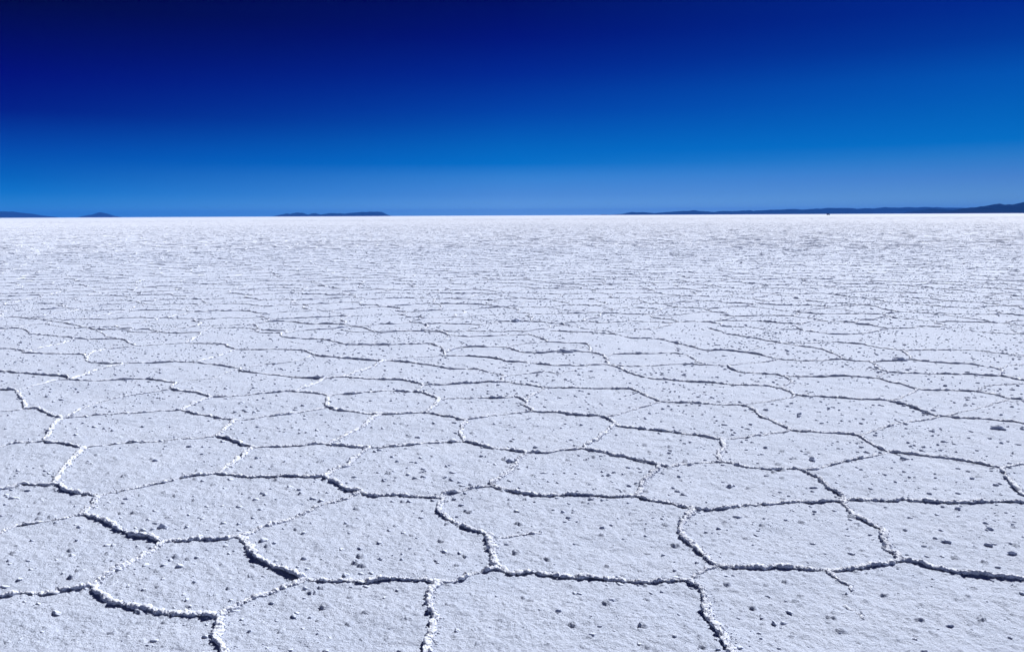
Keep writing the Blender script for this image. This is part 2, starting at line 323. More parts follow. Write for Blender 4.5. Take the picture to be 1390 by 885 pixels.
# where the ridges of the foreground run, in metres on the ground (x right, y ahead)
RIDGES = [
    (1.0, [(-2.366,3.606),(-2.317,3.635),(-2.21,3.685),(-2.105,3.692),(-2.09,3.718),(-2.016,3.73),(-1.956,3.761)]),
    (1.3, [(-1.956,3.761),(-1.839,3.65),(-1.737,3.574),(-1.636,3.52),(-1.538,3.496),(-1.445,3.481),(-1.348,3.452),(-1.26,3.44)]),
    (1.2, [(-1.26,3.44),(-1.219,3.34),(-1.2,3.255),(-1.138,3.145),(-1.082,3.006)]),
    (1.0, [(-1.26,3.44),(-1.227,3.509),(-1.194,3.593),(-1.132,3.668),(-1.069,3.733),(-1.025,3.787),(-0.988,3.828)]),
    (1.0, [(-0.988,3.828),(-0.928,3.821),(-0.811,3.806),(-0.716,3.802),(-0.637,3.824),(-0.553,3.809),(-0.458,3.802),(-0.375,3.793),(-0.332,3.779)]),
    (1.3, [(-1.47,4.352),(-1.39,4.247),(-1.298,4.115),(-1.202,4.02),(-1.095,3.92),(-0.988,3.828)]),
    (1.0, [(-1.47,4.352),(-1.545,4.318),(-1.669,4.33),(-1.741,4.31),(-1.851,4.287)]),
    (1.0, [(-1.851,4.287),(-1.867,4.17),(-1.899,4.012),(-1.924,3.88),(-1.944,3.797),(-1.956,3.761)]),
    (1.3, [(-2.47,4.71),(-2.361,4.647),(-2.259,4.567),(-2.145,4.47),(-2.043,4.395),(-1.939,4.341),(-1.851,4.287)]),
    (0.6, [(-2.47,4.71),(-2.558,4.63),(-2.644,4.58),(-2.744,4.535),(-2.789,4.423),(-2.837,4.369)]),
    (1.0, [(-2.47,4.71),(-2.507,4.859),(-2.543,4.994),(-2.54,5.049)]),
    (1.1, [(-2.54,5.049),(-2.644,5.089),(-2.768,5.149),(-2.94,5.281)]),
    (0.9, [(-2.94,5.281),(-3.021,5.267),(-3.134,5.269),(-3.236,5.17),(-3.316,5.147)]),
    (1.0, [(-2.94,5.281),(-3.006,5.451),(-3.088,5.738),(-3.145,5.989),(-3.193,6.158)]),
    (1.0, [(-3.193,6.158),(-3.286,6.194),(-3.445,6.281),(-3.584,6.327)]),
    (0.6, [(-3.584,6.327),(-3.718,6.293),(-3.791,6.287),(-3.846,6.19),(-3.926,6.136)]),
    (0.7, [(-3.193,6.158),(-3.09,6.177),(-2.978,6.259),(-2.735,6.312),(-2.572,6.382),(-2.427,6.409),(-2.321,6.505)]),
    (1.0, [(-2.321,6.505),(-2.176,6.353),(-2.056,6.278),(-1.928,6.136)]),
    (0.9, [(-1.928,6.136),(-1.775,6.154),(-1.591,6.164),(-1.416,6.217),(-1.283,6.173),(-1.125,6.122),(-1.05,6.121)]),
    (1.0, [(-1.928,6.136),(-1.931,5.937),(-1.932,5.72),(-1.953,5.574),(-1.984,5.507)]),
    (0.7, [(-2.54,5.049),(-2.483,5.111),(-2.411,5.158),(-2.327,5.257),(-2.229,5.333),(-2.162,5.411),(-2.055,5.48),(-1.984,5.507)]),
    (1.0, [(-1.984,5.507),(-1.81,5.444),(-1.652,5.414),(-1.483,5.395),(-1.317,5.387),(-1.226,5.424)]),
    (1.2, [(-1.226,5.424),(-1.154,5.316),(-1.1,5.254),(-1.035,5.163),(-0.949,5.103)]),
    (1.0, [(-1.226,5.424),(-1.199,5.534),(-1.173,5.619),(-1.127,5.647),(-1.09,5.923),(-1.05,6.121)]),
    (0.8, [(-1.47,4.352),(-1.418,4.424),(-1.349,4.517),(-1.282,4.633),(-1.208,4.734),(-1.13,4.84),(-1.039,4.95),(-0.992,5.018),(-0.949,5.103)]),
    (1.0, [(-0.949,5.103),(-0.855,5.025),(-0.748,5.024),(-0.657,5.037),(-0.547,5.012),(-0.423,4.987)]),
    (1.2, [(-0.423,4.987),(-0.413,4.83),(-0.394,4.723),(-0.337,4.62),(-0.26,4.51),(-0.201,4.427),(-0.118,4.353)]),
    (1.2, [(-0.118,4.353),(-0.108,4.215),(-0.093,4.1),(-0.072,3.991),(-0.041,3.931)]),
    (0.25, [(-0.118,4.353),(-0.064,4.317),(0.042,4.351),(0.151,4.393)]),
    (0.8, [(-0.332,3.779),(-0.303,3.779),(-0.247,3.819),(-0.178,3.875),(-0.108,3.932),(-0.041,3.931)]),
    (1.3, [(-0.332,3.779),(-0.368,3.66),(-0.362,3.536),(-0.342,3.375),(-0.352,3.268),(-0.349,3.138),(-0.349,3.0)]),
    (1.15, [(-0.041,3.931),(0.001,3.896),(0.073,3.895),(0.156,3.866),(0.25,3.828),(0.332,3.827),(0.39,3.812),(0.484,3.806),(0.574,3.783),(0.669,3.787),(0.75,3.781),(0.821,3.78)]),
    (0.8, [(-0.423,4.987),(-0.397,5.057),(-0.307,5.103),(-0.232,5.151),(-0.13,5.189)]),
    (1.0, [(-0.13,5.189),(-0.074,5.124),(0.019,5.084),(0.111,5.04),(0.249,5.014),(0.4,4.989),(0.551,4.977),(0.705,4.994),(0.758,4.993)]),
    (1.1, [(0.758,4.993),(0.816,4.923),(0.91,4.864),(0.996,4.802),(1.047,4.767)]),
    (1.0, [(0.758,4.993),(0.803,5.136),(0.85,5.286),(0.916,5.445),(0.981,5.585),(0.999,5.643)]),
    (1.0, [(0.999,5.643),(0.923,5.703),(0.801,5.828),(0.703,5.893),(0.568,5.979),(0.528,6.046)]),
    (1.0, [(0.528,6.046),(0.388,6.009),(0.259,5.965),(0.096,5.967)]),
    (1.0, [(0.096,5.967),(0.058,5.778),(0.005,5.572),(-0.061,5.379),(-0.13,5.189)]),
    (1.0, [(0.096,5.967),(0.006,6.015),(-0.123,6.084),(-0.237,6.176),(-0.374,6.284)]),
    (0.8, [(-0.374,6.284),(-0.504,6.251),(-0.671,6.218),(-0.815,6.165),(-0.992,6.099),(-1.05,6.121)]),
    (0.7, [(0.999,5.643),(1.081,5.624),(1.163,5.64),(1.304,5.655),(1.459,5.695)]),
    (0.85, [(1.047,4.767),(1.098,4.732),(1.205,4.756),(1.36,4.792),(1.516,4.825),(1.678,4.867),(1.831,4.878),(1.984,4.907)]),
    (1.1, [(1.984,4.907),(2.018,4.975),(1.986,5.094),(1.994,5.243),(1.977,5.375),(1.945,5.496)]),
    (1.0, [(1.945,5.496),(1.848,5.531),(1.73,5.533),(1.624,5.575),(1.512,5.664),(1.459,5.695)]),
    (1.0, [(1.459,5.695),(1.48,5.848),(1.553,6.11),(1.611,6.307)]),
    (1.0, [(1.611,6.307),(1.548,6.323),(1.434,6.414),(1.33,6.477),(1.124,6.598),(0.936,6.682),(0.848,6.791)]),
    (0.55, [(1.611,6.307),(1.762,6.334),(1.968,6.45),(2.205,6.578)]),
    (0.6, [(1.945,5.496),(2.052,5.539),(2.23,5.652),(2.41,5.758),(2.563,5.83),(2.716,5.936)]),
    (1.0, [(2.716,5.936),(2.696,6.056),(2.682,6.244),(2.686,6.391)]),
    (1.0, [(2.686,6.391),(2.569,6.439),(2.425,6.472),(2.285,6.521),(2.205,6.578)]),
    (1.0, [(2.716,5.936),(2.85,5.876),(2.986,5.792),(3.13,5.697),(3.217,5.636),(3.293,5.531)]),
    (0.7, [(3.293,5.531),(3.393,5.587),(3.511,5.644),(3.643,5.689)]),
    (1.1, [(3.293,5.531),(3.225,5.355),(3.16,5.175),(3.128,5.006),(3.135,4.891)]),
    (1.0, [(1.984,4.907),(2.071,4.919),(2.214,4.904),(2.304,4.903),(2.427,4.878),(2.564,4.854),(2.706,4.843),(2.863,4.859),(3.025,4.835),(3.109,4.825)]),
    (1.15, [(1.984,4.907),(1.967,4.733),(1.974,4.61),(1.995,4.492),(2.009,4.399),(1.96,4.258),(1.922,4.141),(1.937,4.076),(1.928,4.014)]),
    (1.0, [(1.928,4.014),(1.834,3.97),(1.748,3.941),(1.664,3.912),(1.586,3.898),(1.511,3.891)]),
    (1.0, [(1.511,3.891),(1.421,3.909),(1.337,3.91),(1.244,3.923),(1.126,3.933),(1.031,3.943),(1.002,3.949)]),
    (1.2, [(1.002,3.949),(0.989,4.025),(0.961,4.12),(0.931,4.219),(0.92,4.323),(0.939,4.449),(0.995,4.623),(1.047,4.767)]),
    (0.8, [(1.002,3.949),(0.907,3.877),(0.862,3.835),(0.821,3.78)]),
    (1.3, [(0.821,3.78),(0.841,3.739),(0.861,3.699),(0.844,3.597),(0.847,3.488),(0.847,3.374),(0.855,3.298),(0.849,3.196),(0.862,3.127),(0.859,2.989)]),
    (1.15, [(1.928,4.014),(1.999,3.983),(2.067,3.922),(2.129,3.878),(2.206,3.843),(2.284,3.814),(2.396,3.785),(2.453,3.762)]),
    (0.5, [(1.511,3.891),(1.512,3.8),(1.522,3.718),(1.536,3.653)]),
    (0.2, [(1.449,3.517),(1.465,3.447),(1.489,3.401)]),
    (1.0, [(-3.584,6.327),(-3.688,6.608),(-3.791,6.897),(-3.841,7.091)]),
    (1.1, [(-3.841,7.091),(-3.899,7.12),(-4.099,7.31),(-4.27,7.46),(-4.384,7.462)]),
    (0.4, [(-4.384,7.462),(-4.412,7.433),(-4.552,7.368),(-4.627,7.273)]),
    (1.0, [(-4.384,7.462),(-4.575,7.777),(-4.76,8.06),(-4.91,8.264)]),
    (1.0, [(-4.91,8.264),(-5.128,8.33),(-5.303,8.371)]),
    (0.5, [(-4.91,8.264),(-4.865,8.487),(-4.801,8.748),(-4.684,8.841)]),
    (0.7, [(-3.841,7.091),(-3.736,7.117),(-3.586,7.206),(-3.397,7.267),(-3.201,7.321),(-3.016,7.356),(-2.949,7.383)]),
    (1.0, [(-2.949,7.383),(-2.779,7.255),(-2.58,7.121),(-2.328,6.973)]),
    (1.0, [(-2.328,6.973),(-2.318,6.785),(-2.325,6.622),(-2.321,6.505)]),
    (0.7, [(-2.328,6.973),(-2.22,6.997),(-2.075,7.084),(-1.957,7.201),(-1.805,7.292),(-1.721,7.358),(-1.665,7.456)]),
    (1.0, [(-1.665,7.456),(-1.732,7.716),(-1.732,7.935)]),
    (1.0, [(-1.665,7.456),(-1.583,7.385),(-1.513,7.325),(-1.275,7.224),(-1.128,7.184)]),
    (1.0, [(-1.732,7.935),(-1.861,8.03),(-2.118,8.141)]),
    (0.7, [(-1.732,7.935),(-1.646,7.99),(-1.421,8.078),(-1.186,8.131),(-0.956,8.15)]),
    (0.8, [(-2.118,8.141),(-2.271,8.121),(-2.443,8.043),(-2.626,7.933),(-2.854,7.904)]),
    (1.1, [(-2.854,7.904),(-3.045,8.103),(-3.22,8.178),(-3.37,8.265)]),
    (1.0, [(-2.854,7.904),(-2.905,7.72),(-2.92,7.512),(-2.949,7.383)]),
    (1.0, [(-3.37,8.265),(-3.452,8.454),(-3.467,8.623)]),
    (1.0, [(-3.467,8.623),(-3.674,8.748),(-3.842,8.835),(-4.002,8.839),(-4.204,8.761),(-4.456,8.74),(-4.684,8.841)]),
    (0.4, [(-3.467,8.623),(-3.345,8.781),(-3.184,8.846),(-3.117,9.206),(-3.057,9.435)]),
    (0.4, [(-3.37,8.265),(-3.541,8.126),(-3.709,7.957),(-3.844,7.74),(-3.854,7.305),(-3.841,7.091)]),
    (1.0, [(-4.684,8.841),(-4.801,8.999),(-5.075,9.107),(-5.392,9.234),(-5.653,9.347),(-5.908,9.353)]),
    (1.0, [(-4.684,8.841),(-4.679,9.025),(-4.689,9.322),(-4.633,9.556),(-4.544,9.801)]),
    (1.0, [(-4.544,9.801),(-4.768,9.841),(-5.011,9.917),(-5.181,10.169)]),
    (1.0, [(-4.544,9.801),(-4.321,9.829),(-4.045,9.873),(-3.732,9.865)]),
    (1.0, [(-5.181,10.169),(-5.322,10.453),(-5.485,10.496),(-5.835,10.565),(-6.157,10.633),(-6.231,10.735)]),
    (1.0, [(-6.231,10.735),(-6.499,10.948),(-6.724,10.996),(-6.925,11.002)]),
    (0.7, [(-5.181,10.169),(-5.311,10.589),(-5.274,10.911),(-5.008,11.159)]),
    (1.0, [(-5.008,11.159),(-5.262,11.503),(-5.51,11.819)]),
    (1.0, [(-5.51,11.819),(-5.742,11.827),(-6.125,11.888),(-6.197,11.891)]),
    (0.7, [(-6.197,11.891),(-6.149,11.462),(-6.183,11.086),(-6.231,10.735)]),
    (1.0, [(-6.197,11.891),(-6.448,12.099),(-6.724,12.211),(-7.077,12.353)]),
    (1.0, [(-7.077,12.353),(-7.337,12.716),(-7.582,13.01),(-7.937,13.023),(-8.175,13.031)]),
    (0.7, [(-5.008,11.159),(-4.734,11.26),(-4.447,11.431)]),
    (1.0, [(-4.447,11.431),(-4.164,11.354),(-3.852,11.233),(-3.575,10.839)]),
    (1.0, [(-4.447,11.431),(-4.487,11.959),(-4.604,12.457)]),
    (1.0, [(-4.604,12.457),(-4.913,12.413),(-5.209,12.505),(-5.523,12.851)]),
    (1.0, [(-5.523,12.851),(-5.904,12.807),(-6.338,12.822)]),
    (1.0, [(-6.338,12.822),(-6.758,13.219),(-6.99,13.443),(-7.703,14.022),(-8.159,14.316),(-8.666,14.587)]),
    (1.0, [(-3.575,10.839),(-3.604,10.309),(-3.702,9.985),(-3.732,9.865)]),
    (1.0, [(-3.732,9.865),(-3.45,9.688),(-3.057,9.435)]),
    (1.0, [(-3.057,9.435),(-2.978,9.248),(-2.734,9.122),(-2.421,8.968),(-1.998,8.817)]),
    (1.0, [(-1.998,8.817),(-1.824,8.883),(-1.598,8.807),(-1.323,8.732),(-1.108,8.686),(-0.898,8.419)]),
    (1.0, [(-1.998,8.817),(-2.039,8.485),(-2.118,8.141)]),
    (1.0, [(-3.575,10.839),(-3.22,10.788),(-2.896,10.778),(-2.643,10.73)]),
    (1.0, [(-2.643,10.73),(-2.448,10.371),(-2.295,10.235),(-2.07,10.119),(-1.745,9.984),(-1.493,9.89)]),
    (0.4, [(-3.057,9.435),(-2.88,9.723),(-2.648,9.835),(-2.49,10.094),(-2.448,10.371)]),
    (0.6, [(-4.604,12.457),(-4.566,12.904),(-4.061,12.944)]),
    (1.0, [(-4.061,12.944),(-3.649,12.644),(-3.368,12.578)]),
    (1.0, [(-3.368,12.578),(-3.3,12.046),(-2.973,11.737),(-2.605,11.653),(-2.305,11.296),(-2.115,11.179),(-1.619,11.208),(-1.09,11.258)]),
    (0.5, [(-6.338,12.822),(-5.85,12.13),(-5.51,11.819)]),
    (1.1, [(-0.374,6.284),(-0.389,6.547),(-0.4,6.748),(-0.389,6.935)]),
    (1.0, [(-0.389,6.935),(-0.545,7.053),(-0.683,7.175),(-0.799,7.243)]),
    (1.0, [(-0.799,7.243),(-0.946,7.199),(-1.128,7.184)]),
    (1.0, [(-1.128,7.184),(-1.184,6.933),(-1.257,6.642),(-1.312,6.411),(-1.38,6.224)]),
    (0.6, [(-0.389,6.935),(-0.266,7.003),(-0.163,7.091),(0.03,7.179),(0.184,7.271)]),
    (1.1, [(0.184,7.271),(0.144,7.468),(0.114,7.676),(0.034,7.841)]),
    (0.7, [(0.034,7.841),(-0.107,7.789),(-0.318,7.793),(-0.68,7.779)]),
    (1.0, [(0.184,7.271),(0.248,7.222),(0.461,7.152),(0.669,7.074),(0.771,7.027),(0.848,6.791)]),
    (1.0, [(0.848,6.791),(0.713,6.488),(0.613,6.267),(0.528,6.046)]),
    (1.0, [(-0.68,7.779),(-0.804,7.972),(-0.956,8.15)]),
    (1.0, [(-0.68,7.779),(-0.712,7.486),(-0.738,7.29),(-0.799,7.243)]),
    (0.4, [(-0.956,8.15),(-0.91,8.294),(-0.898,8.419)]),
    (1.0, [(-0.898,8.419),(-0.724,8.454),(-0.473,8.512),(-0.22,8.571),(-0.117,8.609)]),
    (1.0, [(-0.117,8.609),(0.088,8.46),(0.309,8.279)]),
    (1.0, [(0.309,8.279),(0.532,8.261),(0.777,8.231),(0.927,8.252),(1.146,8.222),(1.242,8.041),(1.316,7.757),(1.367,7.649)]),
    (0.5, [(1.367,7.649),(1.145,7.397),(0.931,7.115),(0.771,7.027)]),
    (1.0, [(1.367,7.649),(1.547,7.561),(1.719,7.516),(1.864,7.462),(2.062,7.448)]),
    (1.0, [(-0.117,8.609),(-0.093,8.77),(-0.068,8.938)]),
    (1.0, [(-0.068,8.938),(-0.233,9.132),(-0.406,9.335)]),
    (1.0, [(-0.406,9.335),(-0.657,9.341),(-0.778,9.455),(-0.993,9.622),(-1.215,9.796),(-1.493,9.89)]),
    (1.0, [(-1.493,9.89),(-1.602,9.476),(-1.708,9.125),(-1.824,8.883)]),
    (0.6, [(-0.068,8.938),(0.175,9.019),(0.34,9.118),(0.498,9.011)]),
    (0.4, [(0.498,9.011),(0.706,9.259),(0.901,9.572)]),
    (0.6, [(0.309,8.279),(0.227,8.006),(0.139,7.783),(0.034,7.841)]),
    (1.0, [(-1.09,11.258),(-0.933,10.991),(-0.847,10.517),(-0.812,10.267)]),
    (1.0, [(-0.812,10.267),(-0.502,10.184),(-0.195,10.066),(-0.119,9.939)]),
    (1.0, [(-0.847,10.517),(-0.663,10.856),(-0.341,10.909),(-0.081,10.901)]),
    (1.0, [(-0.081,10.901),(0.141,10.488)]),
    (1.0, [(0.141,10.488),(0.358,10.424),(0.645,10.533),(0.984,10.464),(1.14,10.174)]),
    (0.8, [(1.14,10.174),(1.277,10.301),(1.586,10.311),(2.09,10.278),(2.168,9.789),(2.227,9.536)]),
    (1.0, [(1.14,10.174),(1.1,9.818),(1.107,9.615)]),
    (1.0, [(1.107,9.615),(0.901,9.572),(0.556,9.532),(0.274,9.671),(-0.015,9.797),(-0.119,9.939)]),
    (1.0, [(1.107,9.615),(1.213,9.324),(1.326,8.946),(1.473,8.705)]),
    (1.0, [(1.473,8.705),(1.752,8.59),(1.994,8.518),(2.189,8.385)]),
    (0.7, [(1.107,9.615),(1.318,9.479),(1.606,9.504),(1.953,9.593),(2.227,9.536),(2.455,9.481)]),
    (0.5, [(-1.493,9.89),(-1.312,10.097),(-1.076,10.145),(-0.812,10.267)]),
    (0.5, [(-1.09,11.258),(-0.92,11.671),(-0.875,12.016)]),
    (1.0, [(-2.583,12.691),(-2.231,12.403),(-1.805,12.524),(-1.165,12.447),(-0.875,12.016)]),
    (1.0, [(-0.875,12.016),(-0.654,11.907),(-0.301,11.946),(0.163,12.058),(0.271,12.054),(0.524,11.32)]),
    (1.0, [(0.524,11.32),(0.919,11.196),(1.015,10.974),(0.984,10.464)]),
    (0.5, [(-0.081,10.901),(0.151,11.219),(0.524,11.32)]),
    (1.0, [(0.576,12.442),(0.792,12.353),(1.393,12.146),(1.689,11.683)]),
    (1.0, [(1.689,11.683),(2.053,11.574),(2.243,11.044),(2.429,10.559),(2.555,10.556)]),
    (1.1, [(2.205,6.578),(2.204,6.699),(2.18,6.885),(2.116,7.091),(2.096,7.328),(2.062,7.448)]),
    (0.5, [(2.062,7.448),(2.219,7.526),(2.415,7.648),(2.621,7.784),(2.681,7.894)]),
    (1.0, [(2.681,7.894),(2.695,8.008),(2.663,8.212),(2.578,8.338)]),
    (1.0, [(2.578,8.338),(2.382,8.355),(2.189,8.385)]),
    (1.0, [(2.681,7.894),(2.826,7.834),(3.0,7.797),(3.202,7.716),(3.463,7.625)]),
    (1.1, [(3.463,7.625),(3.541,7.447),(3.581,7.249),(3.617,7.016)]),
    (1.0, [(3.617,7.016),(3.772,6.95),(3.935,6.903),(4.081,6.831),(4.171,6.744),(4.253,6.676)]),
    (0.5, [(3.617,7.016),(3.374,6.861),(3.184,6.763),(2.958,6.619),(2.686,6.391)]),
    (0.5, [(3.463,7.625),(3.64,7.761),(3.916,8.098),(3.968,8.157)]),
    (1.0, [(3.968,8.157),(3.935,8.407),(3.876,8.499),(3.835,8.701)]),
    (1.0, [(3.835,8.701),(3.636,8.789),(3.37,8.782),(3.099,8.761),(2.887,8.794)]),
    (0.5, [(2.887,8.794),(2.855,8.498),(2.663,8.212)]),
    (1.0, [(2.887,8.794),(2.817,8.952),(2.647,9.015),(2.47,9.108)]),
    (1.0, [(2.47,9.108),(2.449,9.291),(2.455,9.481)]),
    (1.0, [(3.968,8.157),(4.084,8.094),(4.336,8.065),(4.484,8.026)]),
    (1.0, [(4.484,8.026),(4.555,7.852),(4.604,7.653)]),
    (1.0, [(4.604,7.653),(4.702,7.63),(4.808,7.575)]),
    (0.4, [(4.484,8.026),(4.737,8.262),(4.944,8.32),(5.151,8.378),(5.342,8.438)]),
    (0.4, [(4.604,7.653),(4.345,7.481),(4.082,7.287),(3.617,7.016)]),
    (1.0, [(4.157,9.65),(4.071,9.249),(4.081,9.022)]),
    (1.0, [(4.081,9.022),(4.367,8.942),(4.749,8.903),(5.161,8.808)]),
    (0.5, [(4.081,9.022),(3.939,8.881),(3.835,8.701)]),
    (1.0, [(5.161,8.808),(5.267,8.572),(5.342,8.438)]),
    (1.0, [(4.157,9.65),(4.02,9.738),(3.893,9.863)]),
    (1.0, [(3.893,9.863),(3.918,10.004),(3.941,10.514)]),
    (1.0, [(3.941,10.514),(3.799,10.783),(3.563,11.157)]),
    (1.0, [(3.563,11.157),(3.384,11.579),(3.08,12.011)]),
    (1.0, [(3.08,12.011),(2.974,12.637)]),
    (1.0, [(4.157,9.65),(4.524,9.759),(4.692,9.806)]),
    (1.0, [(4.692,9.806),(4.865,9.681),(5.082,9.541),(5.292,9.406),(5.351,9.139)]),
    (1.0, [(5.351,9.139),(5.161,8.808)]),
    (0.6, [(5.351,9.139),(5.551,9.367),(5.789,9.441),(5.988,9.484)]),
    (1.0, [(4.692,9.806),(4.786,10.07),(4.901,10.486)]),
    (1.0, [(4.901,10.486),(4.725,10.693),(4.563,11.082),(4.344,11.245)]),
    (1.0, [(4.901,10.486),(5.256,10.475),(5.779,10.46),(5.926,10.224),(6.143,10.032),(6.214,9.851)]),
    (1.0, [(3.893,9.863),(3.628,9.783),(3.385,9.756),(3.163,9.883)]),
    (1.0, [(3.163,9.883),(3.066,10.156),(2.892,10.408),(2.555,10.556)]),
    (0.5, [(3.163,9.883),(2.869,9.685),(2.581,9.527),(2.455,9.481)]),
    (0.5, [(3.563,11.157),(3.256,10.905),(2.892,10.408)]),
    (0.6, [(4.344,11.245),(3.924,11.146),(3.563,11.157)]),
]
COVER = np.array([(-1.85, 2.6), (-8.12, 12.86), (-3.68, 12.15), (0.05, 12.25), (3.25, 12.14), (7.36, 11.63), (1.81, 2.58)])      # ground outline inside which RIDGES is complete

def inside(pts, poly):
    x, y = pts[:, 0], pts[:, 1]
    r = np.zeros(len(pts), bool); j = len(poly) - 1
    for i in range(len(poly)):
        xi, yi = poly[i]; xj, yj = poly[j]
        c = ((yi > y) != (yj > y)) & (x < (xj - xi) * (y - yi) / (yj - yi + 1e-12) + xi)
        r ^= c; j = i
    return r

near_info, rest = [], []
for k, (w, poly) in enumerate(RIDGES):
    q = np.array(poly); d = np.hypot(*q.mean(0))
    ln = np.abs(np.diff(q[:, 0])).sum() / d + np.abs(np.diff(q[:, 1])).sum() * EYE / d ** 2
    near_info.append((ln * w / d, k, d))
near_info.sort(reverse=True)
for rank, (_, k, d) in enumerate(near_info):
    w, poly = RIDGES[k]
    lod = 0 if d < 6 else 1 if d < 9 else 2
    g = ridge_geom(poly, w, lod, k + 1)
    if rank < 100:
        V, F = join([g])
        mesh_np('salt_ridge', V, F, M_RIDGE, salt_flat)
    else:
        rest.append(g)

# the network beyond: cells grown from scattered seeds, out to where ridges shrink below sight
def network(rmin, rmax, half, pitch):
    ys = np.arange(-3 if rmin == 0 else 0, rmax + 3, pitch * .866)
    S = []
    for k, y in enumerate(ys):
        xm = (max(y, 0) + 4) * math.tan(half) + 4
        xs = np.arange(-xm, xm, pitch) + (k % 2) * pitch / 2
        S.append(np.stack([xs, np.full(len(xs), y)], -1))
    S = np.vstack(S)
    S += (rng.random(S.shape) - .5) * pitch * .78
    d = np.hypot(S[:, 0], S[:, 1])
    S = S[(d < rmax + 2 * pitch) & (d > rmin - 2 * pitch)]
    vs, es, fs, *_ = delaunay_2d_cdt([Vector(p) for p in S], [], [], 0, 1e-6, False)
    P = np.array([v[:] for v in vs])
    tri = np.array([f[:] for f in fs if len(f) == 3])
    A, B, C = P[tri[:, 0]], P[tri[:, 1]], P[tri[:, 2]]
    D = 2 * (A[:, 0] * (B[:, 1] - C[:, 1]) + B[:, 0] * (C[:, 1] - A[:, 1]) + C[:, 0] * (A[:, 1] - B[:, 1]))
    a2, b2, c2 = [(Q ** 2).sum(1) for Q in (A, B, C)]
    cc = np.stack([(a2 * (B[:, 1] - C[:, 1]) + b2 * (C[:, 1] - A[:, 1]) + c2 * (A[:, 1] - B[:, 1])) / D,
                   (a2 * (C[:, 0] - B[:, 0]) + b2 * (A[:, 0] - C[:, 0]) + c2 * (B[:, 0] - A[:, 0])) / D], -1)
    own = {}
    out = []
    for t, f in enumerate(tri):
        for i in range(3):
            e = (min(f[i], f[i - 1]), max(f[i], f[i - 1]))
            if e in own: out.append((own.pop(e), t))
            else: own[e] = t
    out = np.array(out)
    E0, E1 = cc[out[:, 0]], cc[out[:, 1]]
    mid = (E0 + E1) / 2; dm = np.hypot(mid[:, 0], mid[:, 1]); ln = np.hypot(*(E1 - E0).T)
    az = np.abs(np.arctan2(mid[:, 0], mid[:, 1]))
    ok = (dm < rmax) & (dm >= rmin) & (ln < pitch * 2) & (ln > .03) & ((az < half) | (dm < 5))
    return E0[ok], E1[ok]

BENDS = {}
def bend(p, q):
    """a hand-drawn course between two corners"""
    L = np.hypot(*(q - p)); n = np.array([-(q - p)[1], (q - p)[0]]) / (L + 1e-9)
    o = (rng.random(3) - .5) * L * .22
    return [p, p + (q - p) * .28 + n * o[0], p + (q - p) * .52 + n * o[1], p + (q - p) * .76 + n * o[2], q]

E0, E1 = network(0, 45, R(44), 1.15)
skip = inside((E0 + E1) / 2, COVER) | inside(E0, COVER) | inside(E1, COVER) | ((E0 + E1)[:, 1] / 2 < .4)
for p, q in zip(E0[~skip], E1[~skip]):
    d = np.hypot(*((p + q) / 2))
    w = rng.choice([1.0, .9, .75, .5, .35], p=[.4, .2, .15, .15, .1]) * (.85 + .3 * rng.random())
    rest.append(ridge_geom(bend(p, q), w, 0 if d < 4 else 1 if d < 9 else 2 if d < 24 else 3, int(rng.integers(1, 9999))))
# far: coarse roof-shaped ridges, made all at once
E0, E1 = network(45, 300, R(37), 1.2)
def far_ridges(E0, E1, nt, k):
    n = len(E0); t = np.linspace(0, 1, nt)
    d = np.hypot(*((E0 + E1) / 2).T)
    D = E1 - E0; L = np.hypot(*D.T)[:, None]; N = np.stack([-D[:, 1], D[:, 0]], -1) / L
    off = (rng.random((n, nt)) - .5) * L * .2; off[:, 0] = 0; off[:, -1] = 0
    C = E0[:, None] + D[:, None] * t[None, :, None] + N[:, None] * off[..., None]
    h = .021 * k * (.25 + rng.random((n, 1))) * (.5 + rng.random((n, nt))) * np.clip(50 / d, 0, 1)[:, None] ** .55
    w = .0255 * (.7 + .6 * rng.random((n, nt)))
    lat = np.array([-1.0, 0, 1.0]); hz = np.array([-.01, 1, -.01])
    X = C[:, :, None, :] + N[:, None, None, :] * (w[..., None] * lat)[..., None]
    Z = h[..., None] * hz
    V = np.concatenate([X, Z[..., None]], -1).reshape(-1, 3)
    base = np.arange(n)[:, None, None] * nt * 3 + np.arange(nt - 1)[None, :, None] * 3 + np.arange(2)[None, None, :]
    F = np.stack([base, base + 1, base + 4, base + 3], -1).reshape(-1, 4)[:, ::-1]
    return V, F, None
far = [far_ridges(E0, E1, 5, 1)]
E0, E1 = network(300, 650, R(36), 2.6)
far.append(far_ridges(E0, E1, 3, 1.6))
V, F = join(rest)
net = mesh_np('salt_ridge_network', V, F, M_RIDGE, salt_flat)
tag(net, kind='stuff')
V, F = join(far)
tag(mesh_np('salt_ridge_network', V, F, M_RIDGE, salt_flat, False), kind='stuff')

# ------------------------------------------------------------------ salt nodules
def scatter(r0, r1, half, dens):
    n = int(half * (r1 ** 2 - r0 ** 2) * dens)
    r = np.sqrt(rng.random(n) * (r1 ** 2 - r0 ** 2) + r0 ** 2); a = (rng.random(n) * 2 - 1) * half
    P = np.stack([r * np.sin(a), r * np.cos(a)], -1)
    keep = rng.random(n) < np.clip(.45 + .45 * vnoise(P[:, 0] * 2.2, P[:, 1] * 2.2, seed=60) + .25 * vnoise(P[:, 0] * .6, P[:, 1] * .6, seed=61), .08, 1)
    return P[keep]

